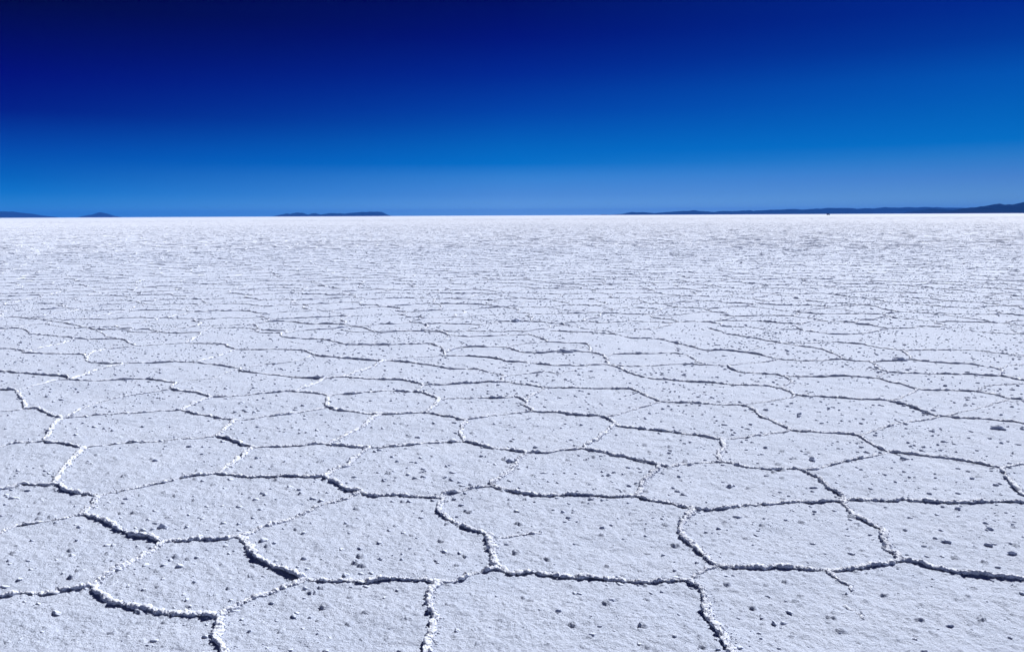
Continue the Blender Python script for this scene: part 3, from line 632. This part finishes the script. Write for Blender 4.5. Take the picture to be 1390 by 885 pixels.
parts = []
for r0, r1, half, dens, sub in ((1.6, 4.5, R(50), 115, 3), (4.5, 9, R(42), 135, 2), (9, 26, R(38), 150, 1), (26, 60, R(36), 60, 1), (60, 170, R(35), 4, 1)):
    P = scatter(r0, r1, half, dens)
    n = len(P)
    sz = np.exp(rng.normal(0, .38, n)) * (.0088 if r0 < 9 else .0078)
    sz = np.clip(sz, .004, .0165) * (.9 if r0 < 4 else 1)
    if r0 >= 9: sz = sz * (1.22 if r0 < 26 else 1.4 if r0 < 60 else 2.6)
    P3 = np.column_stack([P, crust(P[:, 0], P[:, 1]) if r0 < 9 else ground_height(P[:, 0], P[:, 1])])
    hs = sz * (.58 + .45 * rng.random(n)); ro = rng.random(n) * 6.28
    parts.append(lumps(P3, sz, hs, sub, ro))
    if r0 < 9:
        # crumbs of loose crystal
        C = scatter(r0, min(r1, 7.5), half, 450); m = len(C)
        cs = .0016 + .0028 * rng.random(m) ** 2
        parts.append(lumps(np.column_stack([C, crust(C[:, 0], C[:, 1])]), cs, cs * (.7 + .5 * rng.random(m)), 1, rng.random(m) * 6.28))
V, F = join(parts)
F = [np.vstack(F)] if len(F) > 1 else F
nod = mesh_np('salt_nodules', V, F, M_NOD, salt_flat)
tag(nod, kind='stuff')

# the few lumps big enough to single out
CLUMPS = [
    (-1.935, 4.500, 0.022, 0.022, 0.3, 'dark shadowed salt lump above the kinked ridge in the left foreground'),
    (-0.020, 5.725, 0.024, 0.022, 1.2, 'low broad salt lump beside the upper end of a short bright ridge, centre'),
    (0.083, 13.549, 0.055, 0.05, 2.0, 'large salt lump beside a ridge bend in the middle distance, farthest of the big lumps'),
    (0.645, 10.486, 0.06, 0.04, 0.2, 'wide salt lump lying on a ridge in the middle distance, centre'),
    (4.534, 9.779, 0.058, 0.04, 0.9, 'dark salt lump on a ridge in the right middle distance'),
    (3.841, 6.554, 0.04, 0.03, 0.1, 'wide flat cluster of salt lumps near the right edge, middle distance'),
    (2.089, 5.745, 0.02, 0.019, 0.5, 'salt lump just behind the ridge junction atop the steep dark ridge at right'),
    (1.371, 5.170, 0.021, 0.018, 1.6, 'salt lump in the middle of a polygon right of centre'),
]
for x, y, r, h, rot, lab in CLUMPS:
    n = 5
    P = np.zeros((n, 3)); P[1:, :2] = (rng.random((n - 1, 2)) - .5) * r * 2.2
    V, F = join([lumps(P, r * np.array([1, .6, .5, .45, .35]), 1.25 * h * np.array([1, .7, .65, .45, .4]), 3, rng.random(n) * 6.28, .34)])
    c, s = math.cos(rot), math.sin(rot)
    o = mesh_np('salt_lump', V, F, M_NOD)
    o.location = (x, y, float(ground_height(np.array([x]), np.array([y]))[0])); o.rotation_euler = (0, 0, rot)
    tag(o, lab, 'salt lump', 'larger salt lumps on the crust')

# ------------------------------------------------------------------ hills on the far shore
F_PX = 1150.0
def hill_material(name, lo, hi):
    m, nt, bs = nodes_of(name)
    N, Lk = nt.nodes, nt.links
    geo = N.new('ShaderNodeNewGeometry')
    t = N.new('ShaderNodeTexNoise'); t.inputs['Scale'].default_value = .004; t.inputs['Detail'].default_value = 9; t.inputs['Roughness'].default_value = .65
    Lk.new(geo.outputs['Position'], t.inputs['Vector'])
    mx = N.new('ShaderNodeMix'); mx.data_type = 'RGBA'; mx.inputs[6].default_value = (*lo, 1); mx.inputs[7].default_value = (*hi, 1)
    Lk.new(t.outputs[0], mx.inputs[0]); Lk.new(mx.outputs[2], bs.inputs['Base Color'])
    bs.inputs['Roughness'].default_value = 1; bs.inputs['Specular IOR Level'].default_value = 0
    return m
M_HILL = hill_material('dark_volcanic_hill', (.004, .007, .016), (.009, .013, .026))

def hill(dist, prof, label, depth=2500, seed=1):
    """prof: (bearing in units of x/f, crest height in units of z/f) -> a real ridge of hills at dist"""
    prof = np.array(prof, float)
    bx = np.linspace(prof[0, 0], prof[-1, 0], 420)
    hz = np.interp(bx, prof[:, 0], prof[:, 1]) * dist
    hz = hz * (1 + .10 * vnoise(bx * 260, bx * 0 + .5, seed=seed + 3) + .07 * vnoise(bx * 640, bx * 0 + .5, seed=seed + 4))
    X0 = bx * dist
    rows = np.array([-1, -.8, -.6, -.42, -.25, -.1, 0, .2, .5, .8, 1.0])
    V = []
    for r in rows:
        fall = (1 - abs(r)) ** .85
        nx = vnoise(X0 / 420, np.full(len(X0), r * 4.0), seed=seed) * .5 + vnoise(X0 / 150, np.full(len(X0), r * 9.0), seed=seed + 1) * .3
        k = np.clip(fall * (1 + nx * .45 * (abs(r) > .01) * (1 - fall * .35)), 0, 1.0)
        z = hz * np.minimum(k, 1.0) - (abs(r) > .99) * 6
        V.append(np.stack([X0, np.full(len(X0), dist) + r * depth * (.35 + .65 * hz / (hz.max() + 1e-6)) + vnoise(X0 / 600, np.full(len(X0), 3.3 + r), seed=seed + 2) * depth * .12, z], -1))
    nR, nX = len(rows), len(bx)
    V = np.array(V).reshape(-1, 3)
    i = np.arange(nR - 1)[:, None] * nX; j = np.arange(nX - 1)[None]
    F = np.stack([i + j, i + j + 1, i + nX + j + 1, i + nX + j], -1).reshape(-1, 4)
    o = mesh_np('hill', V, F, M_HILL)
    tag(o, label, 'hill', kind='structure')
    return o

HILLS = [
    (27000, 2500, 'blue hill cut by the left edge of the view, long slope falling to the right',
     [(-0.65904,2e-05),(-0.64133,0.005242),(-0.61539,0.006403),(-0.59813,0.00675),(-0.59119,0.007315),(-0.58262,0.006678),(-0.57241,0.005093),(-0.56388,0.004028),(-0.55798,0.002292),(-0.55379,0.000648),(-0.5504,2e-05)]),
    (28000, 1500, 'small lone cone shaped blue hill left of centre on the horizon',
     [(-0.49866,2e-05),(-0.49515,0.000803),(-0.49074,0.002322),(-0.48637,0.003156),(-0.48189,0.005698),(-0.47772,0.003629),(-0.4726,0.002921),(-0.46749,0.001957),(-0.46242,0.000395),(-0.459,2e-05)]),
    (25000, 1800, 'chain of low blue peaks in the middle of the horizon',
     [(-0.27705,4.7e-05),(-0.27358,0.00063),(-0.26922,0.001806),(-0.26224,0.003825),(-0.25893,0.000391),(-0.25548,0.000289),(-0.25372,0.001393),(-0.25057,0.004881),(-0.24499,0.004258),(-0.24168,0.000567),(-0.23736,0.000633),(-0.23393,0.000275),(-0.22949,0.003844),(-0.22617,0.000239),(-0.22444,0.000316),(-0.21918,0.002856),(-0.21226,0.003849),(-0.20624,0.003223),(-0.2002,0.003537),(-0.19677,0.003009),(-0.1933,0.003505),(-0.18035,0.004556),(-0.17001,0.004508),(-0.1631,0.004988),(-0.15706,0.005387),(-0.15192,0.004253),(-0.14766,0.002097),(-0.14425,0.000372),(-0.14167,2e-05)]),
    (22000, 2500, 'long low blue range of hills along the right half of the horizon',
     [(0.10408,7.4e-05),(0.1058,0.000665),(0.11011,0.000645),(0.11356,0.000116),(0.11701,0.000356),(0.12993,0.001236),(0.13423,0.002498),(0.14025,0.003581),(0.14543,0.002874),(0.15577,0.003082),(0.16871,0.002168),(0.18163,0.003133),(0.19024,0.00352),(0.19884,0.00442),(0.20488,0.004135),(0.21089,0.004962),(0.21867,0.003815),(0.22903,0.00334),(0.23766,0.002873),(0.24453,0.003695),(0.25055,0.00418),(0.25918,0.003627),(0.26779,0.004014),(0.27467,0.00458),(0.28245,0.003947),(0.29362,0.004749),(0.30224,0.004709),(0.31084,0.005096),(0.32374,0.00589),(0.33669,0.005317),(0.34959,0.00577),(0.36679,0.006543),(0.38401,0.00689),(0.39265,0.006424),(0.40131,0.005359),(0.41418,0.006494),(0.42278,0.006881),(0.43143,0.006244),(0.43998,0.007484),(0.44864,0.006591),(0.46584,0.007108),(0.48047,0.007296),(0.50032,0.006778),(0.51758,0.006271),(0.53048,0.006638),(0.54341,0.006578),(0.59937,0.007172),(0.67707,0.005105),(0.74635,0.001368)]),
    (15000, 1200, 'low dark blue hill in front of the long range at right',
     [(0.46364,0.000201),(0.47045,0.001793),(0.47893,0.004146),(0.4892,0.005464),(0.50474,0.00488),(0.51518,0.003294),(0.52386,0.0024),(0.5352,0.000296)]),
    (11500, 1800, 'tall dark blue hill at the right edge of the horizon with a pointed shoulder',
     [(0.50503,0.00018),(0.51357,0.001593),(0.52208,0.003262),(0.53228,0.005435),(0.54338,0.007005),(0.55191,0.008245),(0.56034,0.010934),(0.56291,0.011178),(0.56901,0.010042),(0.57508,0.009502),(0.58623,0.010218),(0.59898,0.01246),(0.64178,0.015498),(0.69365,0.012703),(0.7632,0.005559),(0.81544,0.000193)]),
]
for k, (dist, dep, lab, prof) in enumerate(HILLS):
    hill(dist, prof, lab, dep, 100 + 7 * k)

# ------------------------------------------------------------------ off-road vehicle on the horizon
M_PAINT = plain('dark_paint', (.02, .022, .028), .45)
M_TYRE = plain('tyre_rubber', (.02, .02, .02), .9)
M_RIM = plain('rim_metal', (.25, .25, .27), .4, .8)
M_GLASS = plain('dark_glass', (.02, .025, .03), .12)
M_LAMP = plain('lamp_lens', (.6, .6, .58), .2)
M_TAIL = plain('tail_lens', (.35, .02, .02), .3)
car = bpy.data.objects.new('off_road_vehicle', None); COL.objects.link(car)
tag(car, 'tiny dark off road vehicle far out on the salt before the right hills', 'vehicle')
b = MB()
b.prism([(-2.45, .55), (2.45, .55), (2.5, .95), (2.4, 1.22), (1.25, 1.32), (-2.45, 1.35)], -.96, .96)
body = b.build('body', M_PAINT, car, .05)
b = MB(); b.prism([(-2.38, 1.35), (1.2, 1.33), (.55, 1.98), (-2.2, 2.02)], -.86, .86); b.build('cabin', M_PAINT, car, .05)
for x0, x1, t0, t1 in ((-2.15, -1.3, -2.05, -1.3), (-1.2, -.3, -1.2, -.3), (-.2, .95, -.2, .5)):
    for sd in (-1, 1):
        b = MB(); b.prism([(x0, 1.42), (x1, 1.42), (t1, 1.9), (t0, 1.9)], sd * .862, sd * .868); b.build('window', M_GLASS, car)
b = MB(); b.prism([(1.10, 1.42), (1.145, 1.42), (.66, 1.92), (.615, 1.92)], -.74, .74); b.build('windscreen', M_GLASS, car)
for x in (-1.5, 1.55):
    for sd in (-1, 1):
        b = MB(); b.wheel(x, sd * .72, sd * .99, .42, .42); wv = b.build('wheel', M_TYRE, car)
        b = MB(); b.wheel(x, sd * .98, sd * 1.0, .42, .25); b.build('rim', M_RIM, wv)
for sd in (-1, 1):
    b = MB(); b.box(2.44, 2.53, sd * .62 - .13, sd * .62 + .13, .86, 1.08); b.build('headlight', M_LAMP, car)
    b = MB(); b.box(-2.5, -2.44, sd * .8 - .08, sd * .8 + .08, .85, 1.2); b.build('tail_light', M_TAIL, car)
b = MB()
for y in (-.7, 0, .7): b.box(-2.0, .3, y - .02, y + .02, 2.06, 2.1)
for x in (-2.0, -.85, .28): b.box(x, x + .05, -.72, .72, 2.02, 2.06)
b.build('roof_rack', M_TYRE, car)
CAR = (482.2, 1300)
car.location = (CAR[0], CAR[1], 0); car.rotation_euler = (0, 0, R(12))

# old tyre tracks pressed up into low berms
def berm(pts, w, h, label):
    p, s = resample(pts, .6)
    tg = np.gradient(p, axis=0); tg /= np.linalg.norm(tg, axis=1)[:, None]; nr_ = np.stack([-tg[:, 1], tg[:, 0]], -1)
    rows = []
    for l, z in ((-1, -.01), (-.45, .8), (0, 1), (.45, .8), (1, -.01)):
        zz = h * z * (.6 + .4 * vnoise(s * .4, s * 0 + 5, seed=70)) if z > 0 else np.full(len(s), z)
        rows.append(np.column_stack([p + nr_ * l * w, zz]))
    n = len(p); V = np.vstack(rows); i = np.arange(4)[:, None] * n; j = np.arange(n - 1)[None]
    F = np.stack([i + j, i + j + 1, i + n + j + 1, i + n + j], -1).reshape(-1, 4)
    o = mesh_np('tyre_track', V, F, M_NOD); tag(o, label, 'track', kind='structure')
TRACKS = [([(95.3, 297.1), (99.4, 298.6), (106.0, 310.4), (101.9, 289.8)], 'short dark tyre track berm right of centre near the horizon'),
 ([(192.5, 539.4), (187.3, 498.4), (166.9, 424.5), (149.9, 350.5)], 'thin curved tyre track berm under the distant vehicle')]
for pts, lab in TRACKS: berm(pts, .5, .11, lab)

# ------------------------------------------------------------------ air
HAZE = {'on': True, 'top': 235.0, 'color': (0.04, 0.25, 1.0), 'density': 2.6e-05}
hz_b = MB(); hz_b.box(-34000, 34000, -3000, 36000, -1.0, HAZE['top'])
M_HAZE = bpy.data.materials.new('haze_air'); M_HAZE.use_nodes = True
nt = M_HAZE.node_tree; nt.nodes.clear()
out = nt.nodes.new('ShaderNodeOutputMaterial'); pv = nt.nodes.new('ShaderNodeVolumePrincipled')
pv.inputs['Color'].default_value = (*HAZE['color'], 1); pv.inputs['Density'].default_value = HAZE['density']; pv.inputs['Anisotropy'].default_value = 0.0
nt.links.new(pv.outputs[0], out.inputs['Volume'])
if HAZE['on']:
    hz_o = hz_b.build('haze', M_HAZE); tag(hz_o, 'thin blue air over the salt flat', 'haze', kind='stuff')

# ------------------------------------------------------------------ sky and sun
w = bpy.data.worlds.new('World'); SC.world = w; w.use_nodes = True
nt = w.node_tree; N, Lk = nt.nodes, nt.links
bg = N['Background']
sky = N.new('ShaderNodeTexSky'); sky.sky_type = 'NISHITA'; sky.sun_disc = False
sky.sun_elevation = SUN_EL; sky.sun_rotation = SUN_AZ
sky.altitude = 3650; sky.air_density = 1.0; sky.dust_density = .3; sky.ozone_density = 2.0
tc = N.new('ShaderNodeTexCoord')
sep = N.new('ShaderNodeSeparateXYZ'); Lk.new(tc.outputs['Generated'], sep.inputs[0])
def ramp(stops):
    """polarised, high altitude sky: how much of each band is let through, by height (0..0.3)"""
    mr = N.new('ShaderNodeMapRange'); mr.inputs[1].default_value = 0; mr.inputs[2].default_value = .3
    Lk.new(sep.outputs[2], mr.inputs[0])
    r = N.new('ShaderNodeValToRGB'); r.color_ramp.interpolation = 'LINEAR'
    el = r.color_ramp.elements
    while len(el) < len(stops): el.new(.5)
    for e, (p, c) in zip(el, stops): e.position = p; e.color = (*c, 1)
    Lk.new(mr.outputs[0], r.inputs[0]); return r
SKY = {'graded': True, 'left': [(0.029056140621274686, (0.01285, 0.08832, 0.2388)), (0.08815026656700324, (0.00115, 0.06493, 0.20375)), (0.13715716847648865, (1e-05, 0.05063, 0.17556)), (0.2343948235984574, (1e-05, 0.03051, 0.14534)), (0.3541922875154336, (1e-05, 0.0055, 0.09348)), (0.4716607425219915, (1e-05, 0.00035, 0.07894)), (0.5864316512352544, (1e-05, 1e-05, 0.05093)), (0.6981863002791832, (0.0002, 1e-05, 0.02621))], 'centre': [(0.03031194241349587, (0.05114, 0.11051, 0.22991)), (0.07853748216143841, (0.03205, 0.08254, 0.19772)), (0.1490301784778027, (0.01694, 0.07551, 0.18097)), (0.1994262188699397, (6e-05, 0.05877, 0.16276)), (0.26056176774864515, (1e-05, 0.05164, 0.15088)), (0.3973513809331699, (1e-05, 0.02571, 0.12502)), (0.5306781858597003, (1e-05, 0.01023, 0.10002)), (0.66004008191781, (1e-05, 0.00298, 0.07351)), (0.7850265632194358, (6e-05, 0.00185, 0.04923))], 'right': [(0.05312913821362231, (0.03723, 0.07859, 0.15755)), (0.12184668566911819, (0.02663, 0.06484, 0.14806)), (0.19493612499260748, (0.01043, 0.06157, 0.14213)), (0.2433064214089895, (0.00029, 0.05399, 0.13938)), (0.3390672462150662, (1e-05, 0.04843, 0.13367)), (0.45666382413773826, (1e-05, 0.0401, 0.12997)), (0.5715790435376558, (1e-05, 0.02091, 0.10459)), (0.6834926885867801, (2e-05, 0.01284, 0.09409))]}
r_l, r_c, r_r = ramp(SKY['left']), ramp(SKY['centre']), ramp(SKY['right'])
def blend(lo, hi, a, b):
    az = N.new('ShaderNodeMapRange'); az.inputs[1].default_value = lo; az.inputs[2].default_value = hi; az.interpolation_type = 'LINEAR'
    Lk.new(sep.outputs[0], az.inputs[0])
    m = N.new('ShaderNodeMix'); m.data_type = 'RGBA'
    Lk.new(az.outputs[0], m.inputs[0]); Lk.new(a.outputs[0 if a.bl_idname.endswith('ValToRGB') else 2], m.inputs[6]); Lk.new(b.outputs[0], m.inputs[7])
    return m
mxs = blend(0, .5, blend(-.5, 0, r_l, r_c), r_r)
mul = N.new('ShaderNodeMix'); mul.data_type = 'RGBA'; mul.blend_type = 'MULTIPLY'; mul.inputs[0].default_value = 1
gain = N.new('ShaderNodeVectorMath'); gain.operation = 'SCALE'; gain.inputs['Scale'].default_value = 2.5
Lk.new(sky.outputs[0], gain.inputs[0]); Lk.new(gain.outputs[0], mul.inputs[6]); Lk.new(mxs.outputs[2], mul.inputs[7])
Lk.new((mul.outputs[2] if SKY['graded'] else sky.outputs[0]), bg.inputs['Color'])
bg.inputs['Strength'].default_value = .1

sd = bpy.data.lights.new('sun', 'SUN'); sd.energy = 5.0; sd.angle = R(.53); sd.color = (1, .985, .96)
so = bpy.data.objects.new('sun', sd); COL.objects.link(so)
so.rotation_euler = Vector(-SUN_DIR).to_track_quat('-Z', 'Y').to_euler()

# ------------------------------------------------------------------ camera
cd = bpy.data.cameras.new('camera'); cam = bpy.data.objects.new('camera', cd); COL.objects.link(cam)
fwd = Vector((0, math.cos(PITCH), -math.sin(PITCH))); up0 = Vector((0, math.sin(PITCH), math.cos(PITCH))); x0 = Vector((1, 0, 0))
right = x0 * math.cos(ROLL) + up0 * math.sin(ROLL); up = -x0 * math.sin(ROLL) + up0 * math.cos(ROLL)
mm = Matrix((right, up, -fwd)).transposed().to_4x4(); mm.translation = (0, 0, EYE)
cam.matrix_world = mm
cd.sensor_fit = 'HORIZONTAL'; cd.sensor_width = 36; cd.lens = 36 * F_PX / 1390
cd.clip_start = .05; cd.clip_end = 200000
SC.camera = cam

SC.view_settings.view_transform = 'Standard'; SC.view_settings.look = 'None'
SC.view_settings.exposure = 0.6; SC.view_settings.gamma = 1; SC.view_settings.use_curve_mapping = False
